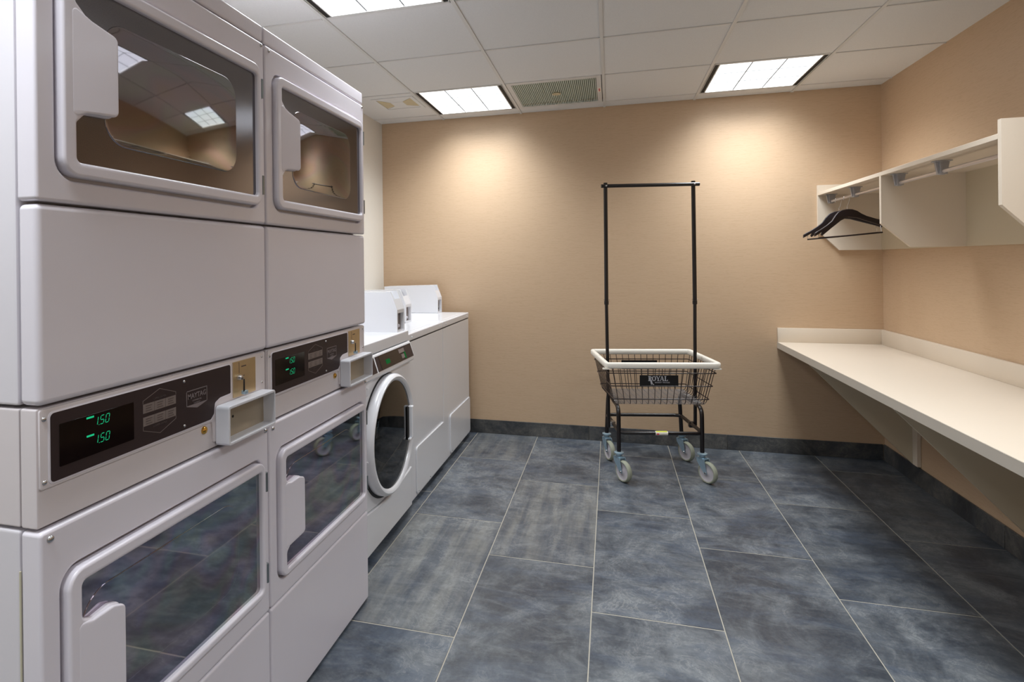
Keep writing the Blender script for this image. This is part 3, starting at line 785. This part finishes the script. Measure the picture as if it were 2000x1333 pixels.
# ------------------------------------------------------------------ wall shelf
sh_ = thing('wall_shelf', 'off-white laminate hanging shelf with slanted dividers on the right wall', 'shelf', (1.52, 3.4, 1.37))
def S(me): return xf(me, Matrix.Translation((-1.52, -3.4, -1.37)))
FXs = 1.329
add('shelf_board', S(box(FXs, XR-0.001, 2.52, YB-0.022, 1.735, 1.755, 0.001, 1)), MT['lam'], sh_)
add('back_panel', S(box(XR-0.016, XR-0.001, 2.52, YB-0.022, 1.370, 1.735)), MT['lam2'], sh_)
pan = [(FXs, 1.500), (FXs+0.122, 1.370), (XR-0.001, 1.370), (XR-0.001, 1.804), (FXs, 1.804)]
add('end_panel', S(prism_y(pan, YB-0.022, YB-0.001)), MT['lam'], sh_)
add('end_panel', S(prism_y(pan, 2.50, 2.52)), MT['lam'], sh_)
dv = [(FXs, 1.492), (FXs+0.128, 1.370), (XR-0.016, 1.370), (XR-0.016, 1.735), (FXs, 1.735)]
add('divider', S(prism_y(dv, 3.450, 3.470)), MT['lam'], sh_)
RX, RZ = 1.385, 1.689
for a, b in ((3.471, 4.33), (2.521, 3.42)):
    add('hanging_rod', S(xf(lathe([(0, 0), (0.0085, 0), (0.0085, b-a), (0, b-a)], 16, 'Y', (0, 0, 0)), Matrix.Translation((RX, b, RZ)))), MT['rod'], sh_)
for by in (4.325, 3.935, 3.395, 3.005):
    add('rod_bracket', S(join([prism_y([(RX-0.027, 1.7348), (RX+0.027, 1.7348), (RX+0.026, 1.728), (RX+0.018, 1.682), (RX+0.008, 1.674), (RX-0.008, 1.674), (RX-0.018, 1.682), (RX-0.026, 1.728)], by-0.006, by+0.006),
                             box(RX-0.032, RX+0.032, by-0.020, by+0.020, 1.731, 1.7349, 0.001, 1),
                             prism_y([(RX-0.015, 1.7348), (RX+0.015, 1.7348), (RX+0.013, 1.676), (RX-0.013, 1.676)], by-0.018, by+0.018)])), MT['greyp'], sh_)
for (sy, sz) in ((2.74, 1.43), (3.02, 1.655)):
    add('screw_cap', S(xf(lathe([(0, 0.002), (0.006, 0.002), (0.007, 0)], 14, 'X', (0, 0, 0)), Matrix.Translation((XR-0.016, sy, sz)) @ Matrix.Rotation(PI, 4, 'Z'))), MT['edge'], sh_)

# ------------------------------------------------------------------ hangers
HOUT = [(-0.214, -0.152), (-0.212, -0.132), (-0.196, -0.122), (-0.176, -0.113), (-0.132, -0.088), (-0.100, -0.064), (-0.078, -0.034), (-0.056, -0.012),
        (-0.028, -0.001), (0, 0.002), (0.028, -0.001), (0.056, -0.012), (0.080, -0.030), (0.108, -0.046), (0.160, -0.066), (0.186, -0.074), (0.194, -0.086), (0.202, -0.076), (0.212, -0.082), (0.222, -0.106), (0.216, -0.122),
        (0.180, -0.106), (0.140, -0.090), (0.090, -0.070), (0.056, -0.056), (0.0, -0.046), (-0.046, -0.066), (-0.104, -0.106), (-0.166, -0.150), (-0.172, -0.142), (-0.164, -0.126), (-0.186, -0.138)]
def hanger(y, rz, ry, label, dx=0.0):
    t = thing('clothes_hanger', label, 'hanger', (RX+dx, y, 1.613), rz, 'black clothes hangers')
    t.rotation_euler = (0, ry, rz)
    body = plate([[Vector(p) for p in HOUT]], -0.007, 0.007, 0.0035, 2)
    for v in body.vertices:                       # shoulders sweep forward a little, as on a suit hanger
        v.co.y -= 0.25*v.co.x**2
    body.update()
    add('wooden_body', body, MT['wood'], t)
    hk = []
    cz, R_ = RZ-1.613+0.0085-0.0185, 0.0185
    for k in range(13):
        a = math.radians(215-k*18.5); hk.append((R_*math.cos(a), 0, cz+R_*math.sin(a)+0.001))
    hk += [(0.008, 0, 0.030), (0, 0, 0.02), (0, 0, -0.01)]
    add('hook', tube(hk, 0.0019, 8), MT['chrome'], t)
    yb = -0.25*0.19**2
    bar = add('trouser_bar', tube([(-0.190, yb, -0.163), (-0.02, yb*0.6, -0.160), (0.196, yb, -0.152)], 0.0045, 10), MT['wood'], t)
    for x_, z_ in ((-0.188, -0.163), (0.190, -0.152)):
        cl = add('bar_clip', tube([(x_, yb, z_+0.001), (x_, yb, z_+0.014), (x_*0.985, yb, z_+0.042)], 0.0018, 6), MT['chrome'], t); cl['label'] = 'chrome clip'
    return t
hanger(4.055, 0.26, -0.05, 'black wooden hanger on the short rod, the nearer of two')
hanger(4.185, -0.02, -0.06, 'black wooden hanger nearly hidden behind another, closer to the back wall')

# ------------------------------------------------------------------ laundry cart
CR = math.radians(11.0)
cart = thing('laundry_cart', 'black wire laundry cart with white bumper and tall hanging rack', 'cart', (0.237, 3.885, 0), CR)
LX, LY = 0.243, 0.193
zt = 0.437
# side hoops: front leg - top rail - rear leg
for s in (-1, 1):
    add('leg_frame', tube([(s*LX, -LY, 0.160), (s*LX, -LY-0.0, zt), (s*(LX-0.012), LY, zt), (s*LX, LY, 0.160)], 0.0125, 14, fillet=0.06, fs=6), MT['blackp'], cart)
add('lower_rail', tube([(-LX, -LY+0.01, 0.285), (-LX+0.03, -LY-0.004, 0.283), (LX-0.03, -LY-0.004, 0.283), (LX, -LY+0.01, 0.285)], 0.0115, 12), MT['blackp'], cart)
add('lower_rail', tube([(-LX, -LY, 0.290), (-LX+0.005, LY-0.01, 0.290), (-LX+0.04, LY+0.004, 0.290), (LX-0.04, LY+0.004, 0.290), (LX-0.005, LY-0.01, 0.290), (LX, -LY, 0.290)], 0.0115, 12, fillet=0.02), MT['blackp'], cart)
fr_ = cart.children[-2]
stk = add('sticker', tube([(-0.030, -LY-0.004, 0.283), (0.042, -LY-0.004, 0.283)], 0.0120, 16), MT['stk_w'], cart); stk['label'] = 'white warning sticker on the rail'
add('sticker_band', tube([(-0.026, -LY-0.0045, 0.2880), (0.038, -LY-0.0045, 0.2880)], 0.0090, 14), MT['stk_y'], stk)
add('sticker_symbol', box(-0.024, -0.010, -LY-0.0170, -LY-0.0158, 0.277, 0.285), MT['stk_r'], stk)
# casters
def caster(x, y, ang, i):
    c = bpy.data.objects.new('caster', None); COL.objects.link(c); c.parent = cart
    c.location = (x, y, 0); c.rotation_euler = (0, 0, ang)
    c['label'] = 'steel swivel caster with grey wheel'
    R_ = 0.0635; tr = 0.040
    f = join([lathe([(0, 0), (0.0165, 0), (0.0165, 0.010), (0.028, 0.013), (0.029, 0.020), (0.020, 0.024), (0, 0.024)][::-1], 20, 'Z', (0, 0, 0.146)),
              lathe([(0, 0), (0.024, 0), (0.026, 0.006), (0.0, 0.006)], 20, 'Z', (0, 0, 0.1385))])
    add('stem_collar', f, MT['galv'], c)
    fk = []
    for s in (-1, 1):
        prof = [(-0.026, 0.140), (0.030, 0.140), (0.034, 0.128), (tr+0.010, 0.062), (tr+0.006, 0.054), (tr-0.006, 0.054), (tr-0.014, 0.062), (-0.022, 0.118)]
        fk.append(plate([[Vector(p) for p in prof]], s*0.0205-0.0015, s*0.0205+0.0015))
    fk.append(box(-0.026, 0.032, -0.022, 0.022, 0.1365, 0.1395))
    add('fork', join(fk), MT['galv'], c)
    wh = lathe([(0.050, -0.013), (0.056, -0.0155), (0.061, -0.012), (R_, -0.005), (R_, 0.005), (0.061, 0.012), (0.056, 0.0155), (0.050, 0.013)], 40, 'Y', (tr, 0, R_))
    add('tyre', wh, MT['tyre'], c)
    add('hub', lathe([(0, -0.014), (0.012, -0.0145), (0.018, -0.010), (0.044, -0.0095), (0.051, -0.0135), (0.051, 0.0135), (0.044, 0.0095), (0.018, 0.010), (0.012, 0.0145), (0, 0.014)], 40, 'Y', (tr, 0, R_)), MT['hub'], c)
    add('axle_bolt', lathe([(0, -0.027), (0.005, -0.027), (0.007, -0.022), (0.007, 0.022), (0.005, 0.027), (0, 0.027)], 12, 'Y', (tr, 0, R_)), MT['steel'], c)
# rolling direction of each wheel, as an angle in the world
for i, (x, y, dx, dy) in enumerate(((-LX, -LY, 0.62, -0.78), (-LX, LY, 0.42, -0.90), (LX, -LY, 0.64, -0.77), (LX, LY, 0.62, -0.78))):
    caster(x, y, math.atan2(dy, dx)-CR, i)
# basket
zb, zt2 = 0.458, 0.700
BX, BY = 0.268, 0.212          # half size at the bottom
TX, TY = 0.316, 0.262          # half size at the top
def bx_at(z):
    s = (z-zb)/(zt2-zb); return BX+(TX-BX)*s, BY+(TY-BY)*s
bk = bpy.data.objects.new('basket', None); COL.objects.link(bk); bk.parent = cart
bk['label'] = 'dark wire basket'
for z in (0.492, 0.573, 0.652, 0.700):
    hx_, hy_ = bx_at(z); hx_ += 0.003; hy_ += 0.003
    add('horizontal_wire', tube([(-hx_, -hy_, z), (hx_, -hy_, z), (hx_, hy_, z), (-hx_, hy_, z)], 0.0031, 6, closed=True, fillet=0.012, fs=2), MT['wire'], bk)
def wires(fn, n):
    return [tube(fn(k), 0.0021, 5, fillet=0.02, fs=3) for k in range(n)]
nx, ny = 15, 12
def xk(k): return -1+2*(k+0.5)/nx
def yk(k): return -1+2*(k+0.5)/ny
for s in (-1, 1):
    o = add('upright_wires', join(wires(lambda k: [(xk(k)*BX*0.98, s*(BY-0.05), zb), (xk(k)*BX*0.98, s*BY, zb), (xk(k)*TX*0.98, s*TY, zt2)], nx)), MT['wire'], bk); o['kind'] = 'stuff'
    o = add('upright_wires', join(wires(lambda k: [(s*(BX-0.05), yk(k)*BY*0.97, zb), (s*BX, yk(k)*BY*0.97, zb), (s*TX, yk(k)*TY*0.97, zt2)], ny)), MT['wire'], bk); o['kind'] = 'stuff'
fl = []
for k in range(28):
    y = -BY*0.97+2*BY*0.97*k/27; fl.append(tube([(-BX+0.01, y, zb+0.002), (BX-0.01, y, zb+0.002)], 0.0010, 4, caps=False))
for k in range(15):
    x = xk(k)*BX*0.98; fl.append(tube([(x, -BY+0.01, zb), (x, BY-0.01, zb)], 0.0016, 4, caps=False))
o = add('floor_mesh', join(fl), MT['mesh'], bk); o['kind'] = 'stuff'; o['label'] = 'fine grey wire mesh floor'
# bumper: rounded rectangle band, white vinyl
def band(hx, hy, r, zc, hh, th):
    pth = rr(-hx, -hy, hx, hy, r, 8)
    sec = [(-th/2, -hh*0.35), (-th*0.35, -hh/2), (th*0.35, -hh/2), (th/2, -hh*0.35), (th/2, hh*0.3), (th*0.3, hh/2), (-th*0.3, hh/2), (-th/2, hh*0.3)]
    bm = bmesh.new(); rings = []; n = len(pth)
    for i, p in enumerate(pth):
        d = (pth[(i+1) % n]-pth[i-1]).normalized(); nn = Vector((d.y, -d.x))
        rings.append([bm.verts.new((p.x+nn.x*a, p.y+nn.y*a, zc+b)) for a, b in sec])
    for i in range(n):
        a, b = rings[i], rings[(i+1) % n]
        for k in range(8): bm.faces.new((a[k], a[(k+1) % 8], b[(k+1) % 8], b[k]))
    bmesh.ops.recalc_face_normals(bm, faces=bm.faces); return smooth(to_mesh(bm), 60)
bp_ = add('bumper', band(TX+0.004, TY+0.004, 0.018, 0.700, 0.034, 0.026), MT['vinyl'], cart); bp_['label'] = 'white vinyl bumper round the rim'
add('bumper_clip', join([box(s*TX-0.03, s*TX+0.014, -TY-0.012, -TY+0.01, 0.677, 0.684) for s in (-1, 1)]), MT['vinyl'], bp_)
# signs
def serif(s_, x, z, h, y):
    """bold roman capitals made of strokes."""
    out = []; t_ = h*0.20; f_ = h*0.09
    def q(x0, z0, x1, z1, w0, w1=None):
        w1 = w0 if w1 is None else w1
        out.append(plate([[(x+(x0-w0/2), z+z0), (x+(x0+w0/2), z+z0), (x+(x1+w1/2), z+z1), (x+(x1-w1/2), z+z1)]], y, y+0.0004))
    def sr(xc, zc, wd): out.append(plate([rr(x+xc-wd/2, z+zc-f_/2, x+xc+wd/2, z+zc+f_/2)], y, y+0.0004))
    def arcs(xc, zc, rx, rz, a0, a1, tw, tz):
        n = 14; o_p, i_p = [], []
        for k in range(n+1):
            a = math.radians(a0+(a1-a0)*k/n)
            o_p.append(Vector((x+xc+rx*math.cos(a), z+zc+rz*math.sin(a)))); i_p.append(Vector((x+xc+(rx-tw)*math.cos(a), z+zc+(rz-tz)*math.sin(a))))
        for k in range(n): out.append(plate([[o_p[k], o_p[k+1], i_p[k+1], i_p[k]]], y, y+0.0004))
    for ch in s_:
        if ch == 'R':
            q(h*0.2, 0, h*0.2, h, t_); sr(h*0.2, f_/2, h*0.42); sr(h*0.16, h-f_/2, h*0.34)
            arcs(h*0.3, h*0.73, h*0.36, h*0.27, -90, 90, t_, f_); q(h*0.42, h*0.46, h*0.62, -h*0.75, t_, t_*0.7); x += h*0.72
        elif ch == 'O':
            arcs(h*0.42, h*0.5, h*0.42, h*0.5, 0, 360, t_, f_); x += h*0.86
        elif ch == 'Y':
            q(h*0.4, 0, h*0.4, h*0.45, t_); q(h*0.4, h*0.42, h*0.1, h, t_*0.9, t_); q(h*0.42, h*0.42, h*0.72, h, t_*0.45, t_*0.4)
            sr(h*0.4, f_/2, h*0.4); sr(h*0.1, h-f_/2, h*0.34); sr(h*0.72, h-f_/2, h*0.28); x += h*0.74
        elif ch == 'A':
            q(h*0.08, 0, h*0.38, h, t_*0.4); q(h*0.70, 0, h*0.40, h, t_); sr(h*0.40, h*0.36, h*0.42); sr(h*0.08, f_/2, h*0.26); sr(h*0.70, f_/2, h*0.36); x += h*0.88
        elif ch == 'L':
            q(h*0.2, 0, h*0.2, h, t_); sr(h*0.2, h-f_/2, h*0.42); sr(h*0.33, f_/2, h*0.6); q(h*0.60, 0, h*0.63, h*0.28, f_*1.3); x += h*0.72
    return join(out)
hx_, hy_ = bx_at(0.61)
ys_ = -hy_-0.006
sg = add('sign_plate', box(-0.130, 0.092, ys_-0.001, ys_+0.001, 0.578, 0.640), MT['signb'], cart); sg['label'] = 'black plate lettered ROYAL on the basket front'
L_ = serif('ROYAL', -0.081, 0.606, 0.029, ys_-0.0016)
sw = [plate([[Vector(p) for p in ((-0.066, 0.612), (-0.061, 0.612), (-0.056, 0.592), (-0.046, 0.584), (-0.052, 0.583), (-0.061, 0.590))]], ys_-0.0016, ys_-0.0012)]
sw.append(text('BASKET TRUCKS', 0.0105, 0.0, 0.597, ys_-0.0016, sx=1.08))
add('sign_lettering', join([L_]+sw), MT['signw'], sg)
yr = hy_+0.004
sg2 = add('sign_plate', box(-0.130, 0.105, yr-0.001, yr+0.001, 0.585, 0.645), MT['signb'], cart); sg2['label'] = 'black plate on the basket back'
# hanging rack
PXr = 0.272
for s in (-1, 1):
    p = add('rack_pole', join([tube([(s*(PXr-0.006), -0.005, 0.262), (s*PXr, -0.005, 1.055)], 0.0105, 14),
                               tube([(s*PXr, -0.005, 1.050), (s*(PXr-0.002), -0.005, 1.812)], 0.0125, 14)]), MT['blackp'], cart)
    add('joint_collar', tube([(s*PXr, -0.005, 1.040), (s*PXr, -0.005, 1.062)], 0.0142, 14), MT['blackp'], p)
    add('joint_pin', tube([(s*PXr-0.018, -0.005, 1.070), (s*PXr+0.020, -0.005, 1.070)], 0.002, 6), MT['steel'], p)
    screw(p, s*(PXr-0.002), 1.790, -0.031, 0.006)
    add('pole_clamp', box(s*LX-0.016, s*LX+0.016, -0.020, 0.012, 0.268, 0.302, 0.002, 2), MT['steel'] if s < 0 else MT['blackp'], p)
add('rack_bar', tube([(-PXr-0.028, -0.005-0.016, 1.790), (PXr+0.030, -0.005-0.016, 1.790)], 0.0115, 14), MT['blackp'], cart)
